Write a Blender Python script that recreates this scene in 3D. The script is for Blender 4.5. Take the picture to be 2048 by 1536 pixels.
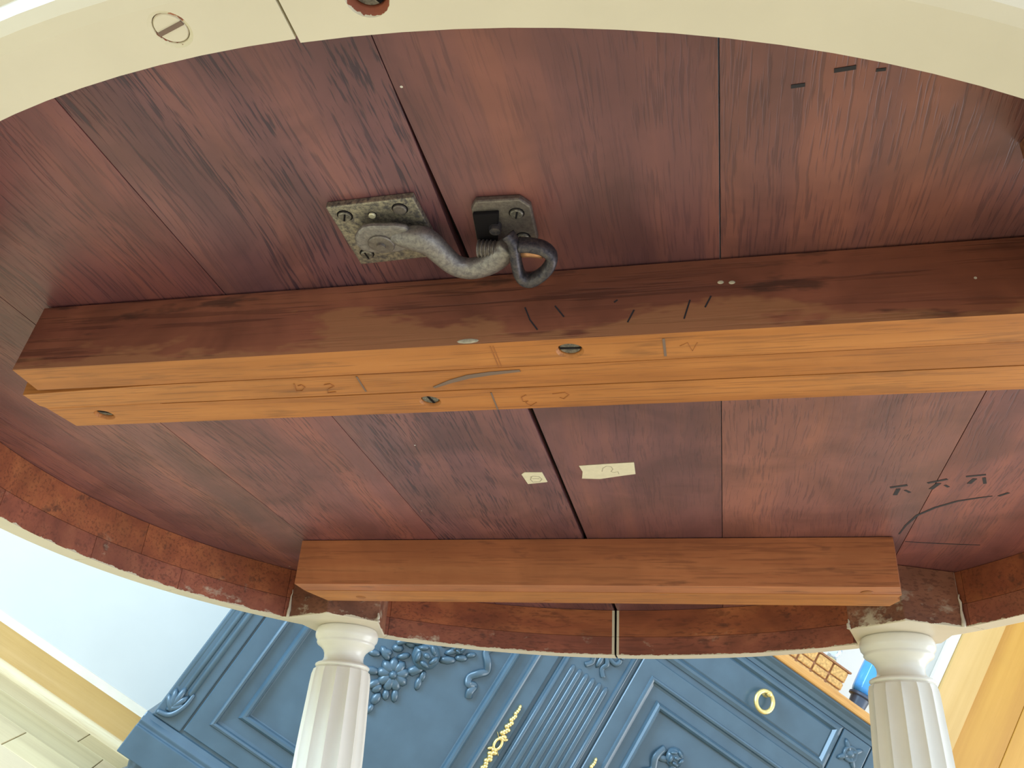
import bpy, bmesh, math, random
from mathutils import Vector, Matrix
random.seed(7)
PI = math.pi
scene = bpy.context.scene
for o in list(bpy.data.objects):
    bpy.data.objects.remove(o)

# ------------------------------------------------------------------ camera
CAM_H = 0.584                       # camera height over the floor (m)
# rows: camera right / down / forward expressed in room axes (x along the wall, y to the wall, z up)
RIGHT = Vector((0.811805, -0.207661, 0.545755))
DOWN = Vector((0.582684, 0.227108, -0.780321))
FWD = Vector((0.038097, 0.951472, 0.305368))
cam_d = bpy.data.cameras.new('camera')
cam = bpy.data.objects.new('camera', cam_d)
scene.collection.objects.link(cam)
cam_d.sensor_width = 36.0
cam_d.lens = 1738.5 / 2048 * 36.0
cam_d.clip_start = 0.02
m3 = Matrix((RIGHT, -DOWN, -FWD)).transposed()
cam.matrix_world = Matrix.Translation((0, 0, CAM_H)) @ m3.to_4x4()
scene.camera = cam

# ------------------------------------------------------------------ world and light
w = bpy.data.worlds.new('daylight')
scene.world = w
w.use_nodes = True
bg = w.node_tree.nodes['Background']
bg.inputs['Color'].default_value = (0.74, 0.87, 1.0, 1)
bg.inputs['Strength'].default_value = 1.15
la = bpy.data.lights.new('window_daylight', 'AREA')
la.shape = 'RECTANGLE'
la.size, la.size_y = 2.0, 1.7
la.energy = 125
la.color = (0.48, 0.74, 1.0)
lo = bpy.data.objects.new('window_daylight', la)
scene.collection.objects.link(lo)
lo.matrix_world = Matrix.Translation((-2.33, 0.6, 1.35)) @ Matrix.Rotation(-PI / 2, 4, 'Y')
lb = bpy.data.lights.new('right_window_daylight', 'AREA')
lb.shape = 'RECTANGLE'
lb.size, lb.size_y = 1.9, 2.0
lb.energy = 36
lb.color = (0.93, 0.96, 1.0)
lbo = bpy.data.objects.new('right_window_daylight', lb)
scene.collection.objects.link(lbo)
lbo.matrix_world = Matrix.Translation((3.63, 0.7, 1.25)) @ Matrix.Rotation(PI / 2, 4, 'Y')
scene.view_settings.view_transform = 'Standard'
scene.view_settings.look = 'None'
scene.view_settings.gamma = 1.0
scene.view_settings.use_curve_mapping = False
scene.view_settings.exposure = 0.60

# ------------------------------------------------------------------ helpers
def link(o, parent=None):
    scene.collection.objects.link(o)
    if parent is not None:
        o.parent = parent
    return o

def obj(name, bm, mats, parent=None, smooth=False, bevel=0.0, seg=2, auto=None):
    me = bpy.data.meshes.new(name)
    bmesh.ops.recalc_face_normals(bm, faces=bm.faces[:])
    bm.to_mesh(me)
    bm.free()
    if not isinstance(mats, (list, tuple)):
        mats = [mats]
    for m in mats:
        me.materials.append(m)
    if smooth:
        me.polygons.foreach_set('use_smooth', [True] * len(me.polygons))
    if auto is not None:
        me.set_sharp_from_angle(angle=math.radians(auto))
    o = bpy.data.objects.new(name, me)
    link(o, parent)
    if bevel > 0:
        b = o.modifiers.new('bevel', 'BEVEL')
        b.width = bevel
        b.segments = seg
        b.limit_method = 'ANGLE'
        b.angle_limit = math.radians(40)
    return o

def thing(name, label, cat, loc=(0, 0, 0), group=None):
    o = bpy.data.objects.new(name, None)
    o.empty_display_size = 0.1
    link(o)
    o.location = loc
    o['label'] = label
    o['category'] = cat
    if group:
        o['group'] = group
    return o

def structure(o, label=None, cat=None):
    o['kind'] = 'structure'
    if label:
        o['label'] = label
    if cat:
        o['category'] = cat
    return o

def box(bm, x0, x1, y0, y1, z0, z1, mi=0):
    v = [bm.verts.new((x, y, z)) for z in (z0, z1) for y in (y0, y1) for x in (x0, x1)]
    for f in ((0, 1, 3, 2), (4, 6, 7, 5), (0, 4, 5, 1), (2, 3, 7, 6), (0, 2, 6, 4), (1, 5, 7, 3)):
        bm.faces.new([v[i] for i in f]).material_index = mi
    return v

def prism(bm, pts, z0, z1, mi=0, mside=None):
    """polygon pts (x,y) extruded from z0 to z1; pts may be (x,y) for both ends"""
    a = [bm.verts.new((p[0], p[1], z0)) for p in pts]
    b = [bm.verts.new((p[0], p[1], z1)) for p in pts]
    bm.faces.new(a[::-1]).material_index = mi
    bm.faces.new(b).material_index = mi
    n = len(pts)
    for i in range(n):
        f = bm.faces.new((a[i], a[(i + 1) % n], b[(i + 1) % n], b[i]))
        f.material_index = mi if mside is None else mside[i]
    return a, b

def lathe(bm, prof, n=32, c=(0, 0, 0), axis='Z', cap=True, mod=None):
    rings = []
    for r, z in prof:
        ring = []
        for k in range(n):
            a = 2 * PI * k / n
            rr = r * (mod(a, z) if mod else 1.0)
            p = (rr * math.cos(a), rr * math.sin(a), z)
            if axis == 'Y':
                p = (p[0], p[2], p[1])
            elif axis == 'X':
                p = (p[2], p[0], p[1])
            ring.append(bm.verts.new((p[0] + c[0], p[1] + c[1], p[2] + c[2])))
        rings.append(ring)
    for A, B in zip(rings, rings[1:]):
        for k in range(n):
            bm.faces.new((A[k], A[(k + 1) % n], B[(k + 1) % n], B[k]))
    if cap:
        bm.faces.new(rings[0])
        bm.faces.new(rings[-1])
    return rings

def smooth_path(pts, n=6):
    """Catmull-Rom through (x,y,z,r) points"""
    P = [pts[0]] + list(pts) + [pts[-1]]
    out = []
    for i in range(1, len(P) - 2):
        p0, p1, p2, p3 = P[i - 1], P[i], P[i + 1], P[i + 2]
        for k in range(n):
            t = k / n
            out.append(tuple(0.5 * (2 * b + (c - a) * t + (2 * a - 5 * b + 4 * c - d) * t * t + (-a + 3 * b - 3 * c + d) * t ** 3)
                             for a, b, c, d in zip(p0, p1, p2, p3)))
    out.append(tuple(pts[-1]))
    return out

def tube(bm, path, n=12, closed=False, flat=(1.0, 1.0), up=(0, 0, 1)):
    """path of (x,y,z,r); flat scales the two cross axes"""
    m = len(path)
    P = [Vector(p[:3]) for p in path]
    up = Vector(up)
    rings = []
    for i in range(m):
        a = P[(i - 1) % m] if (closed or i > 0) else P[0]
        b = P[(i + 1) % m] if (closed or i < m - 1) else P[-1]
        t = (b - a).normalized()
        s = t.cross(up)
        if s.length < 1e-4:
            s = t.cross(Vector((1, 0, 0)))
        s.normalize()
        u = s.cross(t).normalized()
        r = path[i][3]
        rings.append([bm.verts.new(P[i] + s * (math.cos(2 * PI * k / n) * r * flat[0]) + u * (math.sin(2 * PI * k / n) * r * flat[1])) for k in range(n)])
    for i in range(m if closed else m - 1):
        A, B = rings[i], rings[(i + 1) % m]
        for k in range(n):
            bm.faces.new((A[k], A[(k + 1) % n], B[(k + 1) % n], B[k]))
    if not closed:
        bm.faces.new(rings[0])
        bm.faces.new(rings[-1][::-1])

def blob(bm, c, ax, n=8, m=5):
    """ellipsoid: centre c and three half-axis vectors"""
    c = Vector(c)
    ax = [Vector(a) for a in ax]
    top = bm.verts.new(c + ax[2])
    bot = bm.verts.new(c - ax[2])
    rings = []
    for j in range(1, m):
        ph = PI * j / m
        rings.append([bm.verts.new(c + ax[2] * math.cos(ph) + (ax[0] * math.cos(2 * PI * k / n) + ax[1] * math.sin(2 * PI * k / n)) * math.sin(ph)) for k in range(n)])
    for k in range(n):
        bm.faces.new((top, rings[0][k], rings[0][(k + 1) % n]))
        bm.faces.new((bot, rings[-1][(k + 1) % n], rings[-1][k]))
    for A, B in zip(rings, rings[1:]):
        for k in range(n):
            bm.faces.new((A[k], B[k], B[(k + 1) % n], A[(k + 1) % n]))

def sweep_rect(bm, x0, x1, z0, z1, prof, mi=0, fill=True):
    """concentric rectangle steps in the xz plane: prof of (inset, y)"""
    prev = None
    for d, y in prof:
        r = [bm.verts.new(p) for p in ((x0 + d, y, z0 + d), (x1 - d, y, z0 + d), (x1 - d, y, z1 - d), (x0 + d, y, z1 - d))]
        if prev:
            for k in range(4):
                bm.faces.new((prev[k], prev[(k + 1) % 4], r[(k + 1) % 4], r[k])).material_index = mi
        prev = r
    if fill:
        bm.faces.new(prev).material_index = mi

def cut(o, cutters):
    """carve real holes: evaluates a boolean difference and keeps only the result"""
    for bm in cutters:
        c = obj('cutter', bm, o.data.materials[:])
        c.parent = o.parent
        md = o.modifiers.new('hole', 'BOOLEAN')
        md.operation = 'DIFFERENCE'
        md.object = c
        md.solver = 'EXACT'
        bpy.context.view_layer.update()
        dg = bpy.context.evaluated_depsgraph_get()
        me = bpy.data.meshes.new_from_object(o.evaluated_get(dg), depsgraph=dg)
        o.modifiers.clear()
        o.data = me
        bpy.data.objects.remove(c)

# ------------------------------------------------------------------ materials
class NT:
    def __init__(s, name):
        s.m = bpy.data.materials.new(name)
        s.m.use_nodes = True
        s.t = s.m.node_tree
        s.b = s.t.nodes['Principled BSDF']
    def n(s, typ, **kw):
        k = s.t.nodes.new(typ)
        for a, b in kw.items():
            setattr(k, a, b)
        return k
    def l(s, a, b):
        s.t.links.new(a, b)
    def coord(s):
        return s.n('ShaderNodeTexCoord').outputs['Object']
    def mapped(s, vec, scale=(1, 1, 1), loc=(0, 0, 0)):
        k = s.n('ShaderNodeMapping')
        k.inputs['Scale'].default_value = scale
        k.inputs['Location'].default_value = loc
        s.l(vec, k.inputs['Vector'])
        return k.outputs['Vector']
    def noise(s, vec, scale=1.0, detail=3.0, rough=0.5, dist=0.0):
        k = s.n('ShaderNodeTexNoise')
        k.inputs['Scale'].default_value = scale
        k.inputs['Detail'].default_value = detail
        k.inputs['Roughness'].default_value = rough
        k.inputs['Distortion'].default_value = dist
        s.l(vec, k.inputs['Vector'])
        return k.outputs['Fac']
    def ramp(s, fac, stops, interp='LINEAR'):
        k = s.n('ShaderNodeValToRGB')
        k.color_ramp.interpolation = interp
        e = k.color_ramp.elements
        while len(e) < len(stops):
            e.new(0.5)
        for el, (p, c) in zip(e, stops):
            el.position = p
            el.color = (c[0], c[1], c[2], 1) if isinstance(c, (tuple, list)) else (c, c, c, 1)
        s.l(fac, k.inputs['Fac'])
        return k.outputs['Color']
    def mix(s, fac, a, b, mode='MIX'):
        k = s.n('ShaderNodeMix', data_type='RGBA', blend_type=mode)
        for v, i in ((fac, 0), (a, 6), (b, 7)):
            if isinstance(v, (int, float)):
                k.inputs[i].default_value = v
            elif isinstance(v, (tuple, list)):
                k.inputs[i].default_value = (*v[:3], 1)
            else:
                s.l(v, k.inputs[i])
        return k.outputs[2]
    def math(s, op, a, b=0.0, clamp=False):
        k = s.n('ShaderNodeMath', operation=op, use_clamp=clamp)
        for v, i in ((a, 0), (b, 1)):
            if isinstance(v, (int, float)):
                k.inputs[i].default_value = v
            else:
                s.l(v, k.inputs[i])
        return k.outputs[0]
    def bump(s, h, strength=0.3, dist=0.001):
        k = s.n('ShaderNodeBump')
        k.inputs['Strength'].default_value = strength
        k.inputs['Distance'].default_value = dist
        s.l(h, k.inputs['Height'])
        s.l(k.outputs['Normal'], s.b.inputs['Normal'])
    def set(s, **kw):
        for a, v in kw.items():
            i = s.b.inputs[a.replace('_', ' ')]
            if isinstance(v, (int, float)):
                i.default_value = v
            elif isinstance(v, (tuple, list)):
                i.default_value = (*v[:3], 1)
            else:
                s.l(v, i)
        return s.m

def paint(name, col, rough=0.4, spec=0.5, var=0.08, bump=0.15, scale=40, metal=0.0):
    t = NT(name)
    c = t.coord()
    n1 = t.noise(c, scale, 4)
    dark = tuple(x * (1 - var) for x in col)
    lite = tuple(min(1, x * (1 + var)) for x in col)
    t.bump(t.noise(c, scale * 6, 3), bump, 0.0006)
    return t.set(Base_Color=t.ramp(n1, [(0.3, dark), (0.7, lite)]), Roughness=rough, Specular_IOR_Level=spec, Metallic=metal)

def wood(name, dark, mid, light, along='Y', freq=55, pore=0.6, pore_col=(0.02, 0.012, 0.02), stain=0.35, rough=0.5, spec=0.35,
         specks=0.0, wave=0.0, tint=False, bump=0.35, porefreq=420, dirt=0.0, lines=0.0):
    t = NT(name)
    co = t.coord()
    info = t.n('ShaderNodeObjectInfo')
    off = t.n('ShaderNodeVectorMath', operation='SCALE')
    cmb = t.n('ShaderNodeCombineXYZ')
    for i in range(3):
        t.l(info.outputs['Random'], cmb.inputs[i])
    t.l(cmb.outputs[0], off.inputs[0])
    off.inputs['Scale'].default_value = 3.7
    add = t.n('ShaderNodeVectorMath', operation='ADD')
    t.l(co, add.inputs[0])
    t.l(off.outputs[0], add.inputs[1])
    v = add.outputs[0]
    if wave > 0:      # meandering grain
        nz = t.n('ShaderNodeTexNoise')
        nz.inputs['Scale'].default_value = 5.0
        nz.inputs['Detail'].default_value = 1.5
        t.l(v, nz.inputs['Vector'])
        sc = t.n('ShaderNodeVectorMath', operation='SCALE')
        sc.inputs['Scale'].default_value = wave
        t.l(nz.outputs['Color'], sc.inputs[0])
        ad2 = t.n('ShaderNodeVectorMath', operation='ADD')
        t.l(v, ad2.inputs[0])
        t.l(sc.outputs[0], ad2.inputs[1])
        v = ad2.outputs[0]
    def sc3(a, l):
        return (l, a, a) if along == 'X' else ((a, l, a) if along == 'Y' else (a, a, l))
    streak = t.noise(t.mapped(v, sc3(freq, freq * 0.035)), 1.0, 5, 0.55)
    base = t.ramp(streak, [(0.30, dark), (0.5, mid), (0.70, light)])
    pr = t.noise(t.mapped(v, sc3(porefreq, porefreq * 0.042)), 1.0, 2, 0.6)
    prm = t.ramp(pr, [(0.52, 0.0), (0.62, 1.0)])
    gate = t.ramp(t.noise(t.mapped(v, sc3(30, 2.2)), 1.0, 2), [(0.36, 0.2), (0.56, 1.0)])
    prf = t.math('MULTIPLY', t.math('MULTIPLY', prm, gate), pore)
    if tint:        # each plank is coarser or finer grained
        prf = t.math('MULTIPLY', prf, info.outputs['Alpha'])
    base = t.mix(prf, base, pore_col)
    st = t.ramp(t.noise(v, 9.0, 4, 0.6, 0.6), [(0.38, 1.0), (0.62, 0.0)])
    base = t.mix(t.math('MULTIPLY', st, stain), base, tuple(x * 0.35 for x in dark))
    if dirt > 0:
        dm = t.ramp(t.noise(t.mapped(v, sc3(60, 14)), 1.0, 4, 0.6), [(0.60, 0.0), (0.68, 1.0)])
        base = t.mix(t.math('MULTIPLY', dm, dirt), base, (0.05, 0.025, 0.02))
    if specks > 0:
        vo = t.n('ShaderNodeTexVoronoi')
        vo.inputs['Scale'].default_value = 34
        t.l(v, vo.inputs['Vector'])
        sz = t.math('MULTIPLY', t.math('SUBTRACT', t.noise(v, 14, 0), 0.43, True), 0.13)
        ms = t.math('LESS_THAN', vo.outputs['Distance'], sz)
        base = t.mix(t.math('MULTIPLY', ms, specks), base, (0.75, 0.70, 0.62))
    if tint:
        base = t.mix(1.0, base, info.outputs['Color'], 'MULTIPLY')
    t.bump(t.math('SUBTRACT', t.math('MULTIPLY', streak, 0.6), t.math('MULTIPLY', prf, 0.8)), bump, 0.0012)
    t.base = base
    t.set(Base_Color=base, Roughness=rough, Specular_IOR_Level=spec)
    return t

M = {}
M['plank'] = wood('oak_underside', (0.165, 0.068, 0.077), (0.220, 0.087, 0.088), (0.300, 0.112, 0.092), 'Y', 30, 0.80, (0.030, 0.021, 0.040), 0.48, 0.40, 0.5,
                  specks=1.0, wave=0.022, tint=True, porefreq=540).m  # purple tint: cool light and lens haze put into the colour
M['seam_shade'] = paint('seam_shade_fill', (0.012, 0.009, 0.010), 0.9, 0.1)  # near-black: shade inside the split put into the colour
M['beam'] = wood('beech_runner', (0.34, 0.112, 0.028), (0.46, 0.165, 0.040), (0.55, 0.215, 0.058), 'X', 38, 0.35, (0.14, 0.045, 0.02), 0.20, 0.5, 0.3, porefreq=380, dirt=0.25, bump=0.15).m
M['block'] = wood('beech_block', (0.34, 0.105, 0.042), (0.45, 0.152, 0.058), (0.54, 0.205, 0.080), 'X', 34, 0.35, (0.10, 0.03, 0.015), 0.25, 0.5, 0.3, porefreq=380, dirt=0.35, bump=0.15).m
M['block_raw'] = M['beam']

def stained_side():
    t = wood('stained_beech_side', (0.20, 0.068, 0.047), (0.29, 0.098, 0.060), (0.38, 0.138, 0.075), 'X', 30, 0.6, (0.03, 0.012, 0.012), 0.5, 0.45, 0.4,
             porefreq=300, dirt=0.7, specks=0.8)
    # raw worn strip along the lower edge with a ragged outline
    co = t.coord()
    sp = t.n('ShaderNodeSeparateXYZ')
    t.l(co, sp.inputs[0])
    rag = t.noise(t.mapped(co, (9, 9, 30)), 1.0, 4, 0.6)
    h = t.math('SUBTRACT', sp.outputs['Z'], SIDE_Z)
    lim = t.math('MULTIPLY', t.math('SUBTRACT', rag, 0.42), 0.15)
    raw = t.ramp(t.math('MULTIPLY', t.math('SUBTRACT', lim, h), 130.0, True), [(0.0, 0.0), (1.0, 1.0)])
    base = t.mix(t.math('MULTIPLY', raw, 0.60), t.base, (0.40, 0.18, 0.085))
    return t.set(Base_Color=base)

def rail_wood(name, along_dark, mid, light, smear=0.60, reach=26.0):
    t = wood(name, along_dark, mid, light, 'X', 30, 0.4, (0.05, 0.016, 0.012), 0.45, 0.5, 0.35, porefreq=300, dirt=0.5, bump=0.2)
    co = t.coord()
    sp = t.n('ShaderNodeSeparateXYZ')
    t.l(co, sp.inputs[0])
    rag = t.noise(co, 45, 5, 0.7)
    h = t.math('SUBTRACT', sp.outputs['Z'], RAIL_Z)
    lim = t.math('ADD', t.math('MULTIPLY', t.math('SUBTRACT', rag, 0.5), 0.012), 0.0008)
    m1 = t.math('LESS_THAN', h, lim)
    # smears of dried paint wiped up the inner face
    sm = t.math('MULTIPLY', t.ramp(t.noise(t.mapped(co, (22, 22, 40)), 1.0, 5, 0.7), [(smear, 0.0), (smear + 0.10, 0.75)]),
                t.math('SUBTRACT', 1.0, t.math('MULTIPLY', h, reach), True), True)
    # brushed edge of the split between the two table halves
    gx = t.math('LESS_THAN', t.math('ABSOLUTE', sp.outputs['X']), 0.0052)
    msk = t.math('MAXIMUM', t.math('MAXIMUM', m1, sm), gx)
    return t.set(Base_Color=t.mix(msk, t.base, (0.66, 0.58, 0.43)))

M['cream'] = paint('cream_paint', (0.685, 0.60, 0.475), 0.42, 0.5, 0.03, 0.12, 25)
M['leg'] = paint('ivory_leg_paint', (0.82, 0.785, 0.70), 0.26, 0.5, 0.03, 0.08, 25)
M['steel'] = None
def old_steel(name, dark, lite, lo, hi, rough=0.42):
    t = NT(name)
    c = t.coord()
    n1 = t.noise(c, 330, 5, 0.7, 0.3)
    t.bump(n1, 0.35, 0.0006)
    return t.set(Base_Color=t.ramp(n1, [(lo, dark), (hi, lite)]), Metallic=0.75, Roughness=t.ramp(n1, [(0.3, 0.6), (0.7, rough)]))
M['plate'] = old_steel('worn_steel_plate', (0.13, 0.12, 0.13), (0.46, 0.41, 0.32), 0.38, 0.62)
M['arm'] = old_steel('worn_steel_arm', (0.19, 0.17, 0.18), (0.38, 0.35, 0.33), 0.35, 0.72)
M['darksteel'] = old_steel('dark_steel', (0.045, 0.042, 0.060), (0.14, 0.12, 0.12), 0.35, 0.7)
M['brown_steel'] = old_steel('brown_steel', (0.15, 0.125, 0.12), (0.27, 0.235, 0.21), 0.35, 0.7, 0.5)
M['screw'] = old_steel('grey_screw', (0.12, 0.11, 0.10), (0.33, 0.30, 0.26), 0.4, 0.65)
M['slot'] = paint('slot_shadow', (0.012, 0.010, 0.012), 0.9, 0.1)  # near-black: shade in slots and recesses put into the colour
M['warm_lit'] = paint('warm_lit_steel', (0.60, 0.30, 0.16), 0.35, 0.5, 0.2, 0.2, 200, metal=0.6)  # coppery light on the finger eye put into the colour
M['rivet'] = paint('bright_rivet', (0.75, 0.68, 0.50), 0.35, 0.5, 0.1, 0.1, 200, metal=0.4)
M['paper'] = paint('cream_paper', (0.72, 0.64, 0.48), 0.8, 0.2, 0.05, 0.1, 150)
M['pencil'] = paint('pencil', (0.20, 0.13, 0.10), 0.7, 0.3)
M['pencil_wood'] = paint('pencil_on_wood', (0.34, 0.120, 0.036), 0.6, 0.3)
M['faint'] = paint('faint_pencil', (0.40, 0.35, 0.27), 0.8, 0.2)
M['ink'] = paint('black_ink', (0.030, 0.027, 0.034), 0.6, 0.3)
M['pale'] = paint('pale_scuff', (0.50, 0.44, 0.34), 0.7, 0.2, 0.2, 0.5, 300)
M['navy'] = paint('navy_furniture_paint', (0.062, 0.106, 0.140), 0.26, 0.6, 0.10, 0.10, 18)
M['gold'] = paint('gilt_brass', (0.80, 0.62, 0.25), 0.30, 0.5, 0.12, 0.3, 120, metal=0.75)
M['oaktop'] = wood('honey_oak_top', (0.52, 0.24, 0.06), (0.62, 0.31, 0.085), (0.70, 0.39, 0.13), 'X', 40, 0.3, (0.3, 0.13, 0.04), 0.05, 0.4, 0.4).m
M['wall'] = paint('white_wall', (0.62, 0.60, 0.55), 0.85, 0.2, 0.02, 0.1, 8)
M['base'] = wood('pine_baseboard', (0.50, 0.28, 0.085), (0.57, 0.34, 0.11), (0.63, 0.39, 0.15), 'X', 25, 0.15, (0.45, 0.25, 0.08), 0.05, 0.4, 0.4, bump=0.1).m
M['basetop'] = paint('pale_base_edge', (0.74, 0.62, 0.46), 0.5, 0.4, 0.05, 0.1, 30)
M['quarter'] = wood('pale_quarter_round', (0.66, 0.50, 0.27), (0.74, 0.58, 0.33), (0.80, 0.65, 0.40), 'X', 60, 0.3, (0.55, 0.36, 0.2), 0.03, 0.45, 0.4, bump=0.1).m
M['floor'] = wood('pale_floorboards', (0.57, 0.44, 0.25), (0.66, 0.52, 0.30), (0.73, 0.59, 0.36), 'X', 22, 0.15, (0.5, 0.33, 0.15), 0.05, 0.38, 0.45, bump=0.08, tint=True).m
M['gap'] = paint('floor_joint', (0.20, 0.10, 0.045), 0.8, 0.1)
M['doorwood'] = wood('amber_door_boards', (0.44, 0.205, 0.022), (0.50, 0.250, 0.030), (0.56, 0.295, 0.045), 'Z', 18, 0.2, (0.6, 0.3, 0.06), 0.04, 0.45, 0.4, bump=0.08).m
M['casing'] = wood('pine_casing', (0.54, 0.335, 0.10), (0.60, 0.385, 0.135), (0.65, 0.43, 0.17), 'Z', 22, 0.15, (0.6, 0.35, 0.1), 0.04, 0.45, 0.4, bump=0.08).m
M['trimwhite'] = paint('cream_trim', (0.78, 0.74, 0.62), 0.5, 0.4, 0.03)
M['wicker'] = paint('wicker_panel', (0.62, 0.36, 0.12), 0.6, 0.3, 0.35, 0.8, 160)
M['wicker_dark'] = paint('wicker_binding', (0.34, 0.16, 0.075), 0.6, 0.3, 0.2, 0.5, 120)
M['blue'] = paint('blue_glaze', (0.07, 0.33, 0.70), 0.18, 0.6, 0.1, 0.05, 20)
M['dark_collar'] = paint('dark_grey_collar', (0.06, 0.08, 0.12), 0.4, 0.5)
tg = NT('clear_glass')
M['glass'] = tg.set(Base_Color=(0.85, 0.95, 1.0), Roughness=0.05, Transmission_Weight=0.85, IOR=1.45)

# ------------------------------------------------------------------ room shell
WALL_Y = 2.47
bm = bmesh.new()
box(bm, -2.6, 4.2, -2.2, WALL_Y + 0.1, -0.08, -0.012)
floor = structure(obj('floor', bm, M['gap']), 'pale wooden plank floor running along the white wall', 'floor')
PW = 0.1565
rows = [2.483 - PW * (k + 1) for k in range(27)]
known = {0: -0.2585, 1: -0.186, 2: -0.340}
meshes = {}
for k, y0 in enumerate(rows):
    L = 1.22
    start = known.get(k, -0.9 + (k * 0.437) % 1.2)
    x = start
    while x > -2.4:
        x -= L
    while x < 4.1:
        x1 = min(x + L, 4.1)
        xa = max(x, -2.5)
        if x1 - xa > 0.05:
            key = round(x1 - xa, 3)
            if key not in meshes:
                bm = bmesh.new()
                box(bm, 0.0008, key - 0.0008, 0.0006, PW - 0.0006, -0.014, 0.0)
                bmesh.ops.bevel(bm, geom=[e for e in bm.edges if all(v.co.z > -0.001 for v in e.verts)], offset=0.0012, segments=1, affect='EDGES')
                me = bpy.data.meshes.new('plank')
                bmesh.ops.recalc_face_normals(bm, faces=bm.faces[:])
                bm.to_mesh(me)
                bm.free()
                me.materials.append(M['floor'])
                meshes[key] = me
            p = bpy.data.objects.new('plank', meshes[key])
            link(p, floor)
            p.location = (xa, y0, 0)
            q = random.uniform(0.88, 1.08)
            p.color = (q, q * random.uniform(0.96, 1.02), q * random.uniform(0.88, 1.05), 1)
        x += L
bm = bmesh.new()
box(bm, -2.6, 4.2, WALL_Y, WALL_Y + 0.1, 0, 2.9)
wb = structure(obj('wall_back', bm, M['wall']), 'plain white wall behind the navy sideboard', 'wall')
# left wall with the window that lights the room
bm = bmesh.new()
xl = -2.4
for y0, y1, z0, z1 in ((-2.2, -0.4, 0, 2.9), (1.6, WALL_Y, 0, 2.9), (-0.4, 1.6, 0, 0.5), (-0.4, 1.6, 2.2, 2.9)):
    box(bm, xl - 0.15, xl, y0, y1, z0, z1)
wl = structure(obj('wall_left', bm, M['wall']), 'white wall with a window beside the table', 'wall')
bm = bmesh.new()
for y0, y1, z0, z1 in ((-0.4, 1.6, 0.5, 0.56), (-0.4, 1.6, 2.14, 2.2), (-0.4, -0.34, 0.5, 2.2), (1.54, 1.6, 0.5, 2.2), (0.57, 0.63, 0.5, 2.2)):
    box(bm, xl - 0.06, xl + 0.01, y0, y1, z0, z1)
win = structure(obj('window_1', bm, M['trimwhite'], bevel=0.004), 'white framed window in the left wall', 'window')
# right wall with an unseen tall window that lights the underside of the table
bm = bmesh.new()
xr = 3.7
for y0, y1, z0, z1 in ((-2.2, -0.3, 0, 2.9), (1.7, WALL_Y, 0, 2.9), (-0.3, 1.7, 0, 0.2), (-0.3, 1.7, 2.3, 2.9)):
    box(bm, xr, xr + 0.15, y0, y1, z0, z1)
structure(obj('wall_right', bm, M['wall']), 'white wall with a tall window on the right', 'wall')
bm = bmesh.new()
for y0, y1, z0, z1 in ((-0.3, 1.7, 0.2, 0.26), (-0.3, 1.7, 2.24, 2.3), (-0.3, -0.24, 0.2, 2.3), (1.64, 1.7, 0.2, 2.3), (0.67, 0.73, 0.2, 2.3)):
    box(bm, xr - 0.02, xr + 0.06, y0, y1, z0, z1)
structure(obj('window_2', bm, M['trimwhite'], bevel=0.004), 'tall white framed window in the right wall', 'window')
# skirting board
bm = bmesh.new()
bb = [(WALL_Y, 0.0), (WALL_Y - 0.016, 0.0), (WALL_Y - 0.016, 0.090), (WALL_Y - 0.003, 0.108), (WALL_Y, 0.108)]
def extrude_x(bm, sec, x0, x1, mis=None):
    a = [bm.verts.new((x0, y, z)) for y, z in sec]
    b = [bm.verts.new((x1, y, z)) for y, z in sec]
    n = len(sec)
    for i in range(n):
        f = bm.faces.new((a[i], a[(i + 1) % n], b[(i + 1) % n], b[i]))
        if mis:
            f.material_index = mis[i]
    bm.faces.new(a[::-1])
    bm.faces.new(b)
extrude_x(bm, bb, -2.4, 1.66, [0, 0, 1, 1, 0])
structure(obj('baseboard_back', bm, [M['base'], M['basetop']]), 'honey pine skirting board along the white wall', 'baseboard')
bm = bmesh.new()
q = [(WALL_Y - 0.016, 0.0)] + [(WALL_Y - 0.016 - 0.016 * math.cos(a), 0.024 * math.sin(a)) for a in [PI / 2 * k / 6 for k in range(7)]]
extrude_x(bm, q, -2.4, 1.66)
structure(obj('trim_1', bm, M['quarter'], smooth=False), 'pale quarter-round strip at the foot of the skirting', 'trim')
# door on the right, of vertical amber boards
bm = bmesh.new()
box(bm, 1.66, 1.688, WALL_Y - 0.020, WALL_Y, 0, 2.16)
door = structure(obj('door_1', bm, M['trimwhite'], bevel=0.003), 'amber wooden door with pine casing right of the sideboard', 'door')
bm = bmesh.new()
box(bm, 1.688, 1.806, WALL_Y - 0.026, WALL_Y, 0, 2.14)
obj('casing', bm, M['casing'], door, bevel=0.004)
bm = bmesh.new()
box(bm, 1.688, 2.9, WALL_Y - 0.026, WALL_Y, 2.14, 2.26)
obj('casing', bm, M['casing'], door, bevel=0.004)
bm = bmesh.new()
box(bm, 2.74, 2.86, WALL_Y - 0.026, WALL_Y, 0, 2.14)
obj('casing', bm, M['casing'], door, bevel=0.004)
xs = [1.806, 1.972, 2.13, 2.29, 2.45, 2.60, 2.74]
for a, b in zip(xs, xs[1:]):
    bm = bmesh.new()
    box(bm, a + 0.001, b - 0.001, WALL_Y - 0.012, WALL_Y, 0.01, 2.14)
    obj('door_board', bm, M['doorwood'], door, bevel=0.002)

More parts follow.
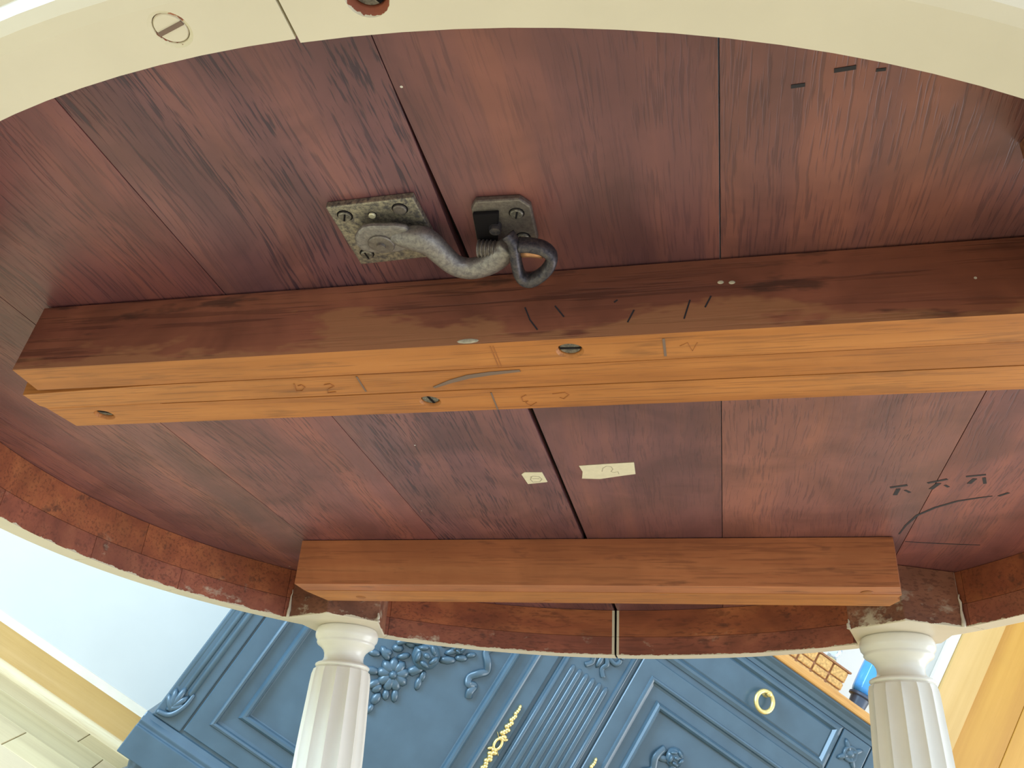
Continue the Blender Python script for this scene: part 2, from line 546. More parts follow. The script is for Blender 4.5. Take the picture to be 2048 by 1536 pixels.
# ------------------------------------------------------------------ sideboard
SX, SY = 0.623, 2.05
side = thing('sideboard', 'navy painted carved sideboard with honey wood top and gold fittings', 'sideboard', (SX, SY, 0))
HW = 0.763
DEP = 0.415
N = M['navy']
bm = bmesh.new()
box(bm, -HW + 0.012, HW - 0.012, 0.0, DEP, 0.178, 1.05)
obj('body', bm, N, side)
bm = bmesh.new()          # plinth with a stepped top moulding
sec = [(DEP, 0.10), (-0.022, 0.10), (-0.022, 0.160), (-0.014, 0.163), (-0.016, 0.172), (-0.008, 0.180), (-0.004, 0.188), (0.0, 0.190), (DEP, 0.190)]
extrude_x(bm, sec, -HW - 0.012, HW + 0.012)
obj('plinth', bm, N, side, bevel=0.002)
for sx in (-1, 1):
    for yy in (0.035, DEP - 0.05):
        bm = bmesh.new()
        lathe(bm, [(0.022, 0.0), (0.034, 0.012), (0.040, 0.035), (0.034, 0.062), (0.024, 0.075), (0.030, 0.088), (0.030, 0.101)], 20, (sx * (HW - 0.045), yy, 0))
        obj('foot', bm, N, side, smooth=True)
bm = bmesh.new()          # cornice under the top
sec = [(DEP, 1.022), (-0.004, 1.022), (-0.006, 1.032), (-0.012, 1.036), (-0.016, 1.046), (-0.024, 1.054), (-0.024, 1.0585), (DEP, 1.0585)]
extrude_x(bm, sec, -HW - 0.014, HW + 0.014)
obj('cornice', bm, N, side)
bm = bmesh.new()
box(bm, -HW - 0.030, HW + 0.030, -0.034, DEP, 1.0587, 1.080)
obj('top_board', bm, M['oaktop'], side, bevel=0.005)

def petal(bm, c, ang, length, width, h):
    d = Vector((math.cos(ang), 0, math.sin(ang)))
    s = Vector((-math.sin(ang), 0, math.cos(ang)))
    blob(bm, Vector(c) + d * length * 0.5, (d * length * 0.55, s * width * 0.5, Vector((0, -h, 0))), 8, 4)

def flower(bm, c, r, n, h, ph=0.0):
    for k in range(n):
        petal(bm, c, ph + 2 * PI * k / n, r, r * 0.72, h)
    blob(bm, (c[0], c[1] - h * 0.6, c[2]), ((r * 0.26, 0, 0), (0, 0, r * 0.26), (0, -h * 0.9, 0)), 8, 5)

def rose(bm, c, r, h):
    blob(bm, c, ((r, 0, 0), (0, 0, r), (0, -h, 0)), 12, 5)
    for k in range(5):
        a = 2 * PI * k / 5
        blob(bm, (c[0] + r * 0.55 * math.cos(a), c[1] - h * 0.55, c[2] + r * 0.55 * math.sin(a)),
             ((r * 0.45 * math.cos(a + 1.2), 0, r * 0.45 * math.sin(a + 1.2)), (r * 0.2 * math.sin(a + 1.2), 0, -r * 0.2 * math.cos(a + 1.2)), (0, -h * 0.8, 0)), 8, 4)
    blob(bm, (c[0], c[1] - h * 0.8, c[2]), ((r * 0.3, 0, 0), (0, 0, r * 0.22), (0, -h * 0.6, 0)), 8, 4)

def ribbon(bm, pts, wd, h, y):
    path = smooth_path([(x, y - (h if i % 2 else h * 0.25), z, wd) for i, (x, z) in enumerate(pts)], 5)
    tube(bm, path, 8, False, (1.0, 0.45), (0, 1, 0))

def bouquet(cx, cz, y, mirror=1):
    bm = bmesh.new()
    m = mirror
    P = lambda dx, dz, dy=0.0: (cx + m * dx, y - dy, cz + dz)
    A = lambda a: a if m > 0 else PI - a
    flower(bm, P(0.002, -0.010), 0.037, 9, 0.012)
    rose(bm, P(0.040, 0.064, 0.003), 0.034, 0.020)
    # leaves round the open flower and a chain dropping below it
    for dx, dz, a, l, wd in ((-0.026, -0.022, 3.5, 0.034, 0.020), (-0.022, 0.010, 2.7, 0.036, 0.020), (-0.012, -0.034, 4.1, 0.034, 0.020), (0.024, -0.030, 5.2, 0.030, 0.018), (0.024, 0.012, 0.75, 0.040, 0.022)):
        petal(bm, P(dx, dz), A(a), l, wd, 0.010)
    for dx, dz, a, l, wd in ((-0.006, -0.040, 4.3, 0.026, 0.022), (0.008, -0.042, 5.2, 0.024, 0.018), (0.001, -0.056, 4.65, 0.030, 0.022), (0.002, -0.083, 4.7, 0.024, 0.014)):
        petal(bm, P(dx, dz), A(a), l, wd, 0.009)
    # pointed leaves hanging under the rose
    for dx, dz, a, l, wd in ((0.044, 0.034, 4.35, 0.026, 0.016), (0.056, 0.036, 5.0, 0.026, 0.016), (0.056, 0.020, 5.0, 0.030, 0.017)):
        petal(bm, P(dx, dz), A(a), l, wd, 0.008)
    # leaf scroll on the outer side
    for dx, dz, a, l, wd in ((-0.046, 0.010, 3.5, 0.028, 0.017), (-0.026, 0.028, 3.7, 0.026, 0.018), (-0.010, 0.048, 3.6, 0.026, 0.020), (0.012, 0.070, 3.4, 0.030, 0.020), (0.010, 0.046, 3.9, 0.030, 0.016)):
        petal(bm, P(dx, dz), A(a), l, wd, 0.010)
    tube(bm, smooth_path([P(-0.030, 0.050, 0.006) + (0.006,), P(-0.012, 0.072, 0.010) + (0.008,), P(0.010, 0.080, 0.010) + (0.008,), P(0.006, 0.096, 0.008) + (0.007,), P(-0.014, 0.094, 0.004) + (0.005,)], 5), 8)
    # buds and leaves towards the pilaster side
    for dx, dz, a, l, wd in ((0.070, 0.072, 0.55, 0.040, 0.020), (0.074, 0.090, 0.9, 0.036, 0.016), (0.098, 0.096, 0.5, 0.030, 0.018), (0.060, 0.100, 1.2, 0.034, 0.018), (0.116, 0.112, 0.7, 0.026, 0.014)):
        petal(bm, P(dx, dz), A(a), l, wd, 0.010)
    rose(bm, P(0.092, 0.120, 0.001), 0.018, 0.012)
    for sgn in (-1, 1):       # upper swag and the two falling ribbons
        for k in range(5):
            t = k / 4
            petal(bm, (cx + sgn * (0.030 + 0.095 * t), y, cz + 0.128 + 0.055 * t * t), (0.35 if sgn > 0 else PI - 0.35) + (-1) ** k * 0.6, 0.040, 0.018, 0.009)
        flower(bm, (cx + sgn * 0.070, y, cz + 0.168), 0.024, 6, 0.011, 0.3)
        rose(bm, (cx + sgn * 0.120, y - 0.001, cz + 0.195), 0.024, 0.014)
        rib = [(0.150, 0.200), (0.162, 0.172), (0.152, 0.146), (0.166, 0.130), (0.177, 0.112), (0.164, 0.098), (0.151, 0.080), (0.156, 0.066), (0.171, 0.070), (0.168, 0.054), (0.174, 0.042)]
        ribbon(bm, [(cx + sgn * x, cz + z) for x, z in rib], 0.0085, 0.008, y)
    flower(bm, (cx, y, cz + 0.150), 0.028, 7, 0.012)
    return bm

def door_leaf(x0, x1, esc_x, mirror):
    z0, z1 = 0.197, 0.892
    bm = bmesh.new()
    prof = [(0.0, 0.004), (0.0, -0.006), (0.002, -0.008), (0.037, -0.008), (0.039, -0.013), (0.043, -0.015), (0.047, -0.013), (0.049, -0.005), (0.054, -0.003),
            (0.078, -0.002), (0.081, -0.011), (0.085, -0.016), (0.090, -0.016), (0.094, -0.011), (0.096, -0.001), (0.100, 0.001), (0.120, 0.0005)]
    sweep_rect(bm, x0, x1, z0, z1, prof)
    d = obj('door', bm, N, side)
    cx = (x0 + x1) / 2
    obj('carving', bouquet(cx, 0.535, -0.001, mirror), N, d, smooth=True)
    # gilt keyhole mount: scrolls either side of a small oval
    bm = bmesh.new()
    zc = 0.532
    for k in range(15):
        t = k / 14
        zz = zc + 0.014 + 0.078 * t
        for sg in (1, -1):
            z_ = zc + sg * (zz - zc)
            wob = 0.0045 * math.sin(k * 2.1) * (1.1 - t)
            blob(bm, (esc_x + wob, -0.012, z_), ((0.0075 - 0.0045 * t, 0, 0.003), (-0.002, 0, 0.0055), (0, -0.005, 0)), 8, 4)
    tube(bm, [(esc_x + 0.008 * math.cos(a), -0.013, zc + 0.013 * math.sin(a), 0.0035) for a in [2 * PI * k / 14 for k in range(14)]], 6, True, (1, 1), (0, 1, 0))
    for sg in (-1, 1):
        for q_ in (-1, 1):
            blob(bm, (esc_x + q_ * 0.010, -0.012, zc + sg * 0.016), ((0.006, 0, sg * q_ * 0.005), (-0.002, 0, 0.003), (0, -0.004, 0)), 8, 4)
    obj('escutcheon', bm, M['gold'], d, smooth=True)
    return d
door_leaf(-0.690, -0.088, -0.106, 1)
door_leaf(0.088, 0.690, 0.106, -1)

def drawer(x0, x1):
    z0, z1 = 0.906, 1.020
    bm = bmesh.new()
    prof = [(0.0, 0.004), (0.0, -0.006), (0.008, -0.010), (0.014, -0.010), (0.020, -0.002), (0.024, -0.004), (0.03, -0.004)]
    sweep_rect(bm, x0, x1, z0, z1, prof)
    d = obj('drawer', bm, N, side)
    cx = 0.392 if x0 > 0 else -0.392
    zc = 0.978
    bm = bmesh.new()
    lathe(bm, [(0.010, 0.0), (0.010, -0.003), (0.006, -0.005), (0.005, -0.012), (0.008, -0.016), (0.008, -0.022), (0.004, -0.026)], 16, (cx, -0.003, zc), 'Y')
    k = obj('knob', bm, M['gold'], d, smooth=True)
    bm = bmesh.new()
    r = 0.0225
    tl = 0.30             # the ring hangs a little askew on its worn stud
    path = [(cx - 0.004 + r * (math.cos(a)), -0.023 - 0.004 * (1 - math.sin(a)), zc - 0.0225 + r * 1.08 * math.sin(a), 0.0055) for a in [2 * PI * j / 28 for j in range(28)]]
    tube(bm, path, 10, True, (1, 1), (0, 1, 0))
    obj('ring_pull', bm, M['gold'], d, smooth=True)
drawer(-0.604, -0.075)
drawer(0.075, 0.604)

# fluted centre pilaster with a carved bow
bm = bmesh.new()
sec = []
x0, x1, zt, zb = -0.078, 0.078, 0.888, 0.197
box(bm, x0, x1, -0.006, 0.004, zb, zt)
ps = obj('pilaster', bm, N, side, bevel=0.003)
bm = bmesh.new()
nf = 6
wf = 0.112 / nf
for i in range(nf):
    xc = -0.056 + wf * (i + 0.5)
    path = [(xc, -0.006, 0.232, 0.0025), (xc, -0.006, 0.236, wf * 0.36), (xc, -0.006, 0.755, wf * 0.36), (xc, -0.006, 0.768, wf * 0.30), (xc, -0.006, 0.772, 0.001)]
    tube(bm, path, 10, False, (1.0, 0.75), (0, 1, 0))
obj('reeding', bm, N, ps, smooth=True)
for xc in (-0.069, 0.069):
    bm = bmesh.new()
    tube(bm, [(xc, -0.005, zb + 0.006, 0.006), (xc, -0.005, zt - 0.004, 0.006)], 10, False, (1, 1.2), (0, 1, 0))
    obj('edge_bead', bm, N, ps, smooth=True)
bm = bmesh.new()
for sgn in (-1, 1):
    tube(bm, smooth_path([(0, -0.008, 0.838, 0.006), (sgn * 0.02, -0.011, 0.86, 0.007), (sgn * 0.042, -0.009, 0.85, 0.006), (sgn * 0.036, -0.010, 0.826, 0.006), (sgn * 0.006, -0.008, 0.834, 0.005)], 5), 8)
    ribbon(bm, [(sgn * 0.006, 0.834), (sgn * 0.018, 0.815), (sgn * 0.014, 0.800), (sgn * 0.026, 0.785)], 0.006, 0.004, -0.007)
blob(bm, (0, -0.012, 0.838), ((0.011, 0, 0), (0, 0, 0.010), (0, -0.006, 0)))
petal(bm, (0, -0.007, 0.83), -PI / 2, 0.035, 0.014, 0.006)
obj('bow_carving', bm, N, ps, smooth=True)

# reeded corner posts with a leaf at the foot and a rosette at the head
for sgn in (-1, 1):
    bm = bmesh.new()
    xa, xb = sorted((sgn * 0.694, sgn * 0.763))
    box(bm, xa, xb, -0.006, 0.06, 0.19, 1.022)
    cp = obj('corner_post', bm, N, side, bevel=0.003)
    bm = bmesh.new()
    for i, xc in enumerate((0.722, 0.738, 0.754)):
        path = [(sgn * xc, -0.004 + 0.003 * i, 0.255, 0.003), (sgn * xc, -0.004 + 0.003 * i, 0.262, 0.0085), (sgn * xc, -0.004 + 0.003 * i, 0.880, 0.0085), (sgn * xc, -0.004 + 0.003 * i, 0.888, 0.003)]
        tube(bm, path, 10, False, (0.85, 1.0), (0, 1, 0))
    obj('reeding', bm, N, cp, smooth=True)
    bm = bmesh.new()
    for k in range(5):
        a = PI / 2 + (k - 2) * 0.42
        petal(bm, (sgn * 0.738 + 0.004 * (k - 2), -0.008, 0.212), a, 0.056 - 0.008 * abs(k - 2), 0.017, 0.009)
    tube(bm, smooth_path([(sgn * 0.716, -0.008, 0.265, 0.004), (sgn * 0.718, -0.011, 0.235, 0.005), (sgn * 0.732, -0.012, 0.208, 0.006), (sgn * 0.758, -0.010, 0.200, 0.005)], 5), 8)
    obj('leaf_carving', bm, N, cp, smooth=True)
    bm = bmesh.new()
    xa, xb = sorted((sgn * 0.608, sgn * 0.690))
    box(bm, xa, xb, -0.008, 0.004, 0.906, 1.020)
    cb = obj('corner_tablet', bm, N, side, bevel=0.003)
    bm = bmesh.new()
    lathe(bm, [(0.020, 0.0), (0.020, -0.004), (0.017, -0.009), (0.013, -0.005), (0.009, -0.005), (0.006, -0.011), (0.001, -0.012)], 20, (sgn * 0.646, -0.008, 0.975), 'Y')
    for k in range(4):
        petal(bm, (sgn * 0.646, -0.010, 0.975), PI / 4 + k * PI / 2, 0.036, 0.014, 0.006)
    obj('rosette', bm, N, cb, smooth=True)

# ---- things standing on the sideboard
TOPZ = 1.080
wx0, wx1, wy0, wy1 = 0.93, 1.218, 2.10, 2.30
wk = thing('wicker_box', 'low yellow-brown wicker box with dark binding on the sideboard', 'box', ((wx0 + wx1) / 2, (wy0 + wy1) / 2, TOPZ))
cxw, cyw = (wx0 + wx1) / 2, (wy0 + wy1) / 2
hx, hy = (wx1 - wx0) / 2, (wy1 - wy0) / 2
bm = bmesh.new()
box(bm, -hx + 0.006, hx - 0.006, -hy + 0.006, hy - 0.006, 0.002, 0.076)
obj('core', bm, M['wicker_dark'], wk)
for zi, (za, zb_) in enumerate(((0.003, 0.023), (0.026, 0.044), (0.047, 0.074))):
    nx = 6
    for i in range(nx):
        a = -hx + 0.004 + (2 * hx - 0.008) * i / nx
        b = -hx + 0.004 + (2 * hx - 0.008) * (i + 1) / nx
        bm = bmesh.new()
        box(bm, a + 0.003, b - 0.003, -hy, -hy + 0.01, za, zb_)
        obj('woven_panel', bm, M['wicker'], wk, bevel=0.003)
    for i in range(4):
        a = -hy + 0.004 + (2 * hy - 0.008) * i / 4
        b = -hy + 0.004 + (2 * hy - 0.008) * (i + 1) / 4
        bm = bmesh.new()
        box(bm, hx - 0.01, hx, a + 0.003, b - 0.003, za, zb_)
        obj('woven_panel', bm, M['wicker'], wk, bevel=0.003)
bm = bmesh.new()
box(bm, -hx - 0.002, hx + 0.002, -hy - 0.002, hy + 0.002, 0.0745, 0.080)
obj('lid_rim', bm, M['wicker_dark'], wk, bevel=0.002)

gl = thing('glass_ornament', 'small sparkling clear glass ornament on the wicker box', 'ornament', (1.172, 2.135, TOPZ + 0.080))
bm = bmesh.new()
lathe(bm, [(0.012, 0.0), (0.016, 0.006), (0.012, 0.014), (0.018, 0.026), (0.019, 0.036), (0.012, 0.048), (0.004, 0.054)], 8)
obj('cut_body', bm, M['glass'], gl)
bm = bmesh.new()
lathe(bm, [(0.013, 0.0002), (0.0165, 0.003), (0.0165, 0.006), (0.0135, 0.009)], 16)
obj('gilt_base', bm, M['gold'], gl, smooth=True)

va = thing('vase', 'slender ribbed blue vase with dark collar foot on the sideboard', 'vase', (1.298, 2.15, TOPZ))
bm = bmesh.new()
lathe(bm, [(0.024, 0.0), (0.026, 0.004), (0.021, 0.020), (0.024, 0.050), (0.031, 0.053), (0.031, 0.058), (0.026, 0.062)], 28)
obj('collar_foot', bm, M['dark_collar'], va, smooth=True, auto=35)
bm = bmesh.new()
lathe(bm, [(0.026, 0.062), (0.029, 0.075), (0.030, 0.12), (0.029, 0.20), (0.024, 0.26), (0.020, 0.30), (0.024, 0.32), (0.021, 0.32), (0.016, 0.29)], 40,
      mod=lambda a, z: 1 + 0.05 * math.cos(a * 8))
obj('ribbed_body', bm, M['blue'], va, smooth=True)

# ------------------------------------------------------------------ the tipped table
S = 0.33
CX, CY = -0.435, 2.30                 # centre of the round top in table units (camera = origin)
ZL = -1.125                           # end of the legs
T0 = Vector((CX, CY, ZL)) * S
RT = Matrix(((0.75828, 0.47909, -0.44213), (-0.41655, 0.87775, 0.23672), (0.50149, 0.00467, 0.86515)))
table = thing('round_table', 'round extending table tipped on two legs, cream rim, bare dark wooden underside', 'table')
table.matrix_world = Matrix.Translation(Vector((0, 0, CAM_H)) + RT @ T0) @ RT.to_4x4()

def T(x, y, z):
    return Vector((x, y, z)) * S - T0

def tp(pts, z=None):
    return [T(p[0], p[1], z if z is not None else p[2]) for p in pts]

RAIL_Z = (0.80 - ZL) * S
SIDE_Z = (0.839 - ZL) * S
M['side'] = stained_side()
M['rail_lo'] = rail_wood('rail_lower_wood', (0.25, 0.075, 0.047), (0.35, 0.105, 0.060), (0.46, 0.155, 0.082))
M['rail_hi'] = rail_wood('rail_upper_wood', (0.27, 0.072, 0.034), (0.39, 0.112, 0.046), (0.50, 0.165, 0.062))
M['post'] = rail_wood('post_wood', (0.19, 0.076, 0.044), (0.26, 0.105, 0.058), (0.33, 0.14, 0.08), 0.52, 20.0)

# --- top: planks along Y, clipped to the disc
RO = 1.92
gapw = 0.0012
edges = [-2.36, -1.975, -1.50, -0.980, -0.435, 0.042, 0.635, 1.10, 1.49]
tints = [(1.15, 1.1, 1.0), (1.05, 1.0, 0.95), (1.10, 0.95, 0.95), (0.92, 0.95, 1.05), (0.88, 0.88, 0.90), (1.12, 1.10, 1.0), (1.2, 1.0, 0.95), (1.05, 1.05, 1.0)]
for i, (a, b) in enumerate(zip(edges, edges[1:])):
    a = max(a, CX - RO)
    b = min(b, CX + RO)
    pts = []
    n = 14
    def half(x):
        return math.sqrt(max(0.0, RO * RO - (x - CX) ** 2))
    ga = 0.007 if abs(a + 0.435) < 1e-6 else gapw
    gb = 0.007 if abs(b + 0.435) < 1e-6 else gapw
    xa, xb = a + ga, b - gb
    xs_ = [xa + (xb - xa) * k / n for k in range(n + 1)]
    lowr = [(x, CY - half(x)) for x in xs_]
    upr = [(x, CY + half(x)) for x in reversed(xs_)]
    # the split closes to a hairline at the near edge
    if gb > 0.005:
        lowr[-1] = (b - 0.0006, lowr[-1][1])
        lowr += [(b - 0.0009, 0.86), (b - 0.003, 1.0), (xb, 1.22)]
    if ga > 0.005:
        lowr[0] = (a + 0.0006, lowr[0][1])
        upr += [(xa, 1.22), (a + 0.003, 1.0), (a + 0.0009, 0.86)]
    poly = [p for p in lowr + upr]
    bm = bmesh.new()
    ms = []
    for k in range(len(poly)):
        mx_, my_ = (poly[k][0] + poly[(k + 1) % len(poly)][0]) / 2, (poly[k][1] + poly[(k + 1) % len(poly)][1]) / 2
        ms.append(1 if math.hypot(mx_ - CX, my_ - CY) > RO - 0.03 else 0)
    prism(bm, [(p[0] * S - T0.x, p[1] * S - T0.y) for p in poly], T(0, 0, 1.0).z, T(0, 0, 1.065).z, 0, ms)
    bmesh.ops.remove_doubles(bm, verts=bm.verts[:], dist=1e-6)
    o = obj('plank', bm, [M['plank'], M['cream']], table)
    o.color = (*tints[i], (0.6, 0.7, 0.7, 1.0, 0.40, 0.50, 0.55, 0.6)[i])
bm = bmesh.new()
box(bm, *(lambda p, q: (p.x, q.x, p.y, q.y, p.z, q.z))(T(-0.45, 0.42, 1.022), T(-0.42, 4.18, 1.05)))
obj('seam_dark_fill', bm, M['seam_shade'], table)  # strip added to stop light from above and keep the seam dark
bm = bmesh.new()
box(bm, *(lambda p, q: (p.x, q.x, p.y, q.y, p.z, q.z))(T(-0.4425, 4.012, 0.806), T(-0.4275, 4.075, 0.998)))
obj('seam_dark_fill', bm, M['seam_shade'], table)  # dark filler added in the far rim split

# --- rim: two laminations of curved segments, cream outside and below
legs_xy = [(-1.540, 3.56), (0.668, 3.56), (-1.540, 1.04), (0.668, 1.04)]
LOW = [(1.690, 0.880), (1.690, 0.800), (1.762, 0.800), (1.780, 0.804), (1.792, 0.815), (1.797, 0.832), (1.792, 0.840), (1.792, 0.848), (1.803, 0.854), (1.808, 0.866), (1.804, 0.880)]
UPP = [(1.690, 0.9985), (1.690, 0.8815), (1.804, 0.8815), (1.802, 0.890), (1.792, 0.896), (1.790, 0.955), (1.802, 0.965), (1.806, 0.980), (1.800, 0.9985)]

def ring_seg(prof, a0, a1, paintfrom, dr=0.0, step=2.0):
    bm = bmesh.new()
    n = max(2, int(abs(a1 - a0) / step))
    rings = []
    for k in range(n + 1):
        a = math.radians(a0 + (a1 - a0) * k / n)
        rings.append([bm.verts.new(T(CX + (r + (dr if j < 2 else 0)) * math.cos(a), CY + (r + (dr if j < 2 else 0)) * math.sin(a), z)) for j, (r, z) in enumerate(prof)])
    m = len(prof)
    for A, B in zip(rings, rings[1:]):
        for j in range(m):
            f = bm.faces.new((A[j], A[(j + 1) % m], B[(j + 1) % m], B[j]))
            f.material_index = 1 if paintfrom <= j < m - 1 else 0
    bm.faces.new(rings[0])
    bm.faces.new(rings[-1][::-1])
    return bm

# joints at the posts, at the split (90 and -90 degrees) and where the blanks were butted
low_j = [-89.97, -55.0, -38.8, -6.0, 12.0, 38.8, 55.0, 89.86, 90.14, 125.0, 141.2, 157.5, 171.0, 186.0, 201.0, 218.8, 235.0, 269.97]
upp_j = [-89.95, -55.0, -38.8, -12.0, 20.0, 38.8, 55.0, 89.86, 90.14, 125.0, 141.2, 164.0, 196.0, 218.8, 235.0, 269.95]
rails = []
for prof, js, mt in ((LOW, low_j, M['rail_lo']), (UPP, upp_j, M['rail_hi'])):
    for a0, a1 in zip(js, js[1:]):
        if a1 - a0 < 1.0:
            continue
        mid = (a0 + a1) / 2 % 360
        g = 0.03
        dr = -0.006 if -90 < a0 < -40 and prof is LOW else 0.0
        o = obj('rim_segment', ring_seg(prof, a0 + g, a1 - g, 1 if prof is LOW else 2, dr), [mt, M['cream']], table)
        if prof is LOW:
            rails.append((a0, a1, o))

# --- corner posts that carry the legs (faces turned inward)
post_r = [(0.486, 3.428), (0.654, 3.281), (0.863, 3.371), (0.84, 3.62), (0.70, 3.745), (0.551, 3.692)]
def mirror_post(mx, my):
    p = [((2 * CX - x) if mx else x, (2 * CY - y) if my else y) for x, y in post_r]
    if my:
        p = [(x, y - 0.05) for x, y in p]
    return p
for mx in (False, True):
    for my in (False, True):
        bm = bmesh.new()
        pts = mirror_post(mx, my)
        lo_, hi_ = prism(bm, [(p[0] * S - T0.x, p[1] * S - T0.y) for p in pts], T(0, 0, 0.797).z, T(0, 0, 0.999).z, 0, [0, 0, 1, 1, 1, 0])
        bm.faces.ensure_lookup_table()
        bm.faces[0].material_index = 1
        cbk = obj('corner_block', bm, [M['post'], M['cream']], table, bevel=0.0008, seg=1)
        # runs of dried paint in the joints beside the block
        for (jx, jy), top in ((pts[2], 0.915), (pts[5], 0.86), (pts[0], 0.835)):
            bm = bmesh.new()
            run = []
            for k in range(9):
                t_ = k / 8
                run.append(tuple(T(jx + random.uniform(-0.002, 0.002), jy - (0.004 if not my else -0.004), 0.799 + (top - 0.799) * t_)) + ((0.0085 * (1 - 0.75 * t_) + random.uniform(-0.0015, 0.0015)) * S,))
            tube(bm, run, 8, False, (1, 1), (0, 1, 0))
            obj('paint_run', bm, M['cream'], cbk, smooth=True)

# --- turned and fluted legs
NF = 14
def flute_mod(z_top, z_bot):
    def f(a, z):
        zz = z / S
        e = min(1.0, max(0.0, (z_top - zz) / 0.018)) * min(1.0, max(0.0, (zz - z_bot) / 0.018))
        ph = (a * NF / (2 * PI)) % 1.0
        return 1 - e * 0.085 * math.sin(PI * ph) ** 0.7
    return f
for lx, ly in legs_xy:
    base = T(lx, ly, 0)
    z0 = base.z
    bm = bmesh.new()
    prof = [(0.110, 0.632), (0.122, 0.622), (0.128, 0.600), (0.1305, 0.56), (0.133, 0.50), (0.138, 0.40), (0.142, 0.30), (0.1435, 0.20), (0.142, 0.10), (0.138, 0.0), (0.131, -0.15),
            (0.122, -0.30), (0.111, -0.45), (0.099, -0.60), (0.087, -0.74), (0.076, -0.86), (0.071, -0.90)]
    fine = []
    for (r0, za), (r1, zb_) in zip(prof, prof[1:]):
        fine += [(r0, za)]
    fine.append(prof[-1])
    lathe(bm, [(r * 0.965 * S, z * S) for r, z in fine], NF * 10, (base.x, base.y, z0), mod=flute_mod(0.632, -0.88))
    leg = obj('leg', bm, M['leg'], table, smooth=True, auto=28)
    bm = bmesh.new()
    lathe(bm, [(r * S, z * S) for r, z in [(0.118, 0.7985), (0.127, 0.790), (0.1325, 0.776), (0.1335, 0.764), (0.131, 0.751), (0.124, 0.742), (0.1225, 0.736), (0.1235, 0.731), (0.119, 0.724), (0.103, 0.714),
                                           (0.091, 0.702), (0.0845, 0.688), (0.083, 0.672), (0.086, 0.660), (0.095, 0.651), (0.108, 0.647), (0.114, 0.642), (0.1145, 0.637), (0.110, 0.631)]], 48, (base.x, base.y, z0))
    obj('turned_collar', bm, M['leg'], leg, smooth=True)
    bm = bmesh.new()
    lathe(bm, [(r * S, z * S) for r, z in [(0.071, -0.90), (0.080, -0.91), (0.080, -0.935), (0.066, -0.95), (0.074, -0.98), (0.076, -1.02), (0.066, -1.08), (0.055, -1.118), (0.052, -1.125)]], 32, (base.x, base.y, z0))
    obj('turned_foot', bm, M['leg'], leg, smooth=True)

# --- runners (the slides of the extension)
ZB = 0.839
def runner(name, poly, zt, zb, mats, mside=None, bottom=0):
    bm = bmesh.new()
    prism(bm, [(p[0] * S - T0.x, p[1] * S - T0.y) for p in poly], T(0, 0, zb).z, T(0, 0, zt).z, 0, mside)
    return obj(name, bm, mats, table)
# near set: outer piece with a raked end, then two slides side by side
bm = bmesh.new()
lo_p = [(-1.444, 1.355), (0.66, 1.355), (0.66, 1.4475), (-1.453, 1.4475)]
hi_p = [(-1.421, 1.355), (0.66, 1.355), (0.66, 1.4475), (-1.425, 1.4475)]
a = [bm.verts.new(T(x, y, ZB)) for x, y in lo_p]
b = [bm.verts.new(T(x, y, 0.9945)) for x, y in hi_p]
bm.faces.new(a[::-1])
bm.faces.new(b)
for k in range(4):
    bm.faces.new((a[k], a[(k + 1) % 4], b[(k + 1) % 4], b[k])).material_index = 1 if k in (0, 3) else 0
near1 = obj('runner', bm, [M['beam'], M['side']], table)
near2 = runner('slide', [(-1.508, 1.4665), (-1.15, 1.4525), (0.66, 1.4500), (0.66, 1.5345), (-1.20, 1.5345), (-1.20, 1.5360), (-1.4965, 1.5360), (-1.500, 1.528), (-1.507, 1.522)], 0.990, ZB + 0.001, [M['beam']])
near3 = runner('slide', [(-1.4965, 1.5360), (-1.20, 1.5360), (-1.195, 1.5375), (0.66, 1.5375), (0.66, 1.630), (-1.487, 1.630)], 0.990, ZB + 0.0005, [M['beam']])
# far set behind the middle
far1 = runner('runner', [(-1.527, 2.970), (0.592, 2.970), (0.612, 3.060), (-1.527, 3.060)], 0.997, 0.8295, [M['block']])
far2 = runner('slide', [(-1.525, 3.0615), (0.612, 3.0615), (0.604, 3.098), (0.618, 3.135), (0.606, 3.170), (0.596, 3.206), (-1.490, 3.206)], 0.990, 0.8285, [M['beam']])

def screw(parent, x, y, z, r, depth, ang, headmat, holemat, slotmat=None):
    """slotted screw sunk in a real countersunk hole; opens towards -z"""
    slotmat = slotmat or M['slot']
    c = T(x, y, z)
    bm = bmesh.new()
    lathe(bm, [(r * 1.25 * S, -0.004), (r * 1.25 * S, 0.0), (r * 1.05 * S, depth * 0.5 * S), (r * 1.02 * S, depth * S), (r * 0.9 * S, (depth + 0.03) * S)], 24, c)
    cut(parent, [bm])
    bm = bmesh.new()
    zt = c.z + depth * 0.55 * S
    d = Vector((math.cos(ang), math.sin(ang)))
    nn = Vector((-d.y, d.x))
    lathe(bm, [(r * 0.90 * S, 0.0), (r * 0.98 * S, 0.0006), (r * 0.96 * S, 0.02 * S), (r * 0.5 * S, 0.03 * S)], 24, (c.x, c.y, zt))
    h = obj('screw', bm, headmat, parent)
    bm = bmesh.new()
    p = [Vector((c.x, c.y)) + d * (s1 * r * 0.93 * S) + nn * (s2 * r * 0.13 * S) for s1, s2 in ((-1, -1), (1, -1), (1, 1), (-1, 1))]
    prism(bm, [(q_.x, q_.y) for q_ in p], zt - 0.0003, zt + 0.0012)
    s_ = obj('slot', bm, slotmat, None)
    s_.parent = h
    return h
screw(near1, -0.2426, 1.399, ZB, 0.0215, 0.012, 0.05, M['screw'], M['slot'])
screw(near3, -0.5743, 1.5800, ZB, 0.0195, 0.012, 1.4, M['screw'], M['slot'])
screw(near3, -1.3751, 1.5800, ZB, 0.0195, 0.016, 0.5, M['screw'], M['slot'])
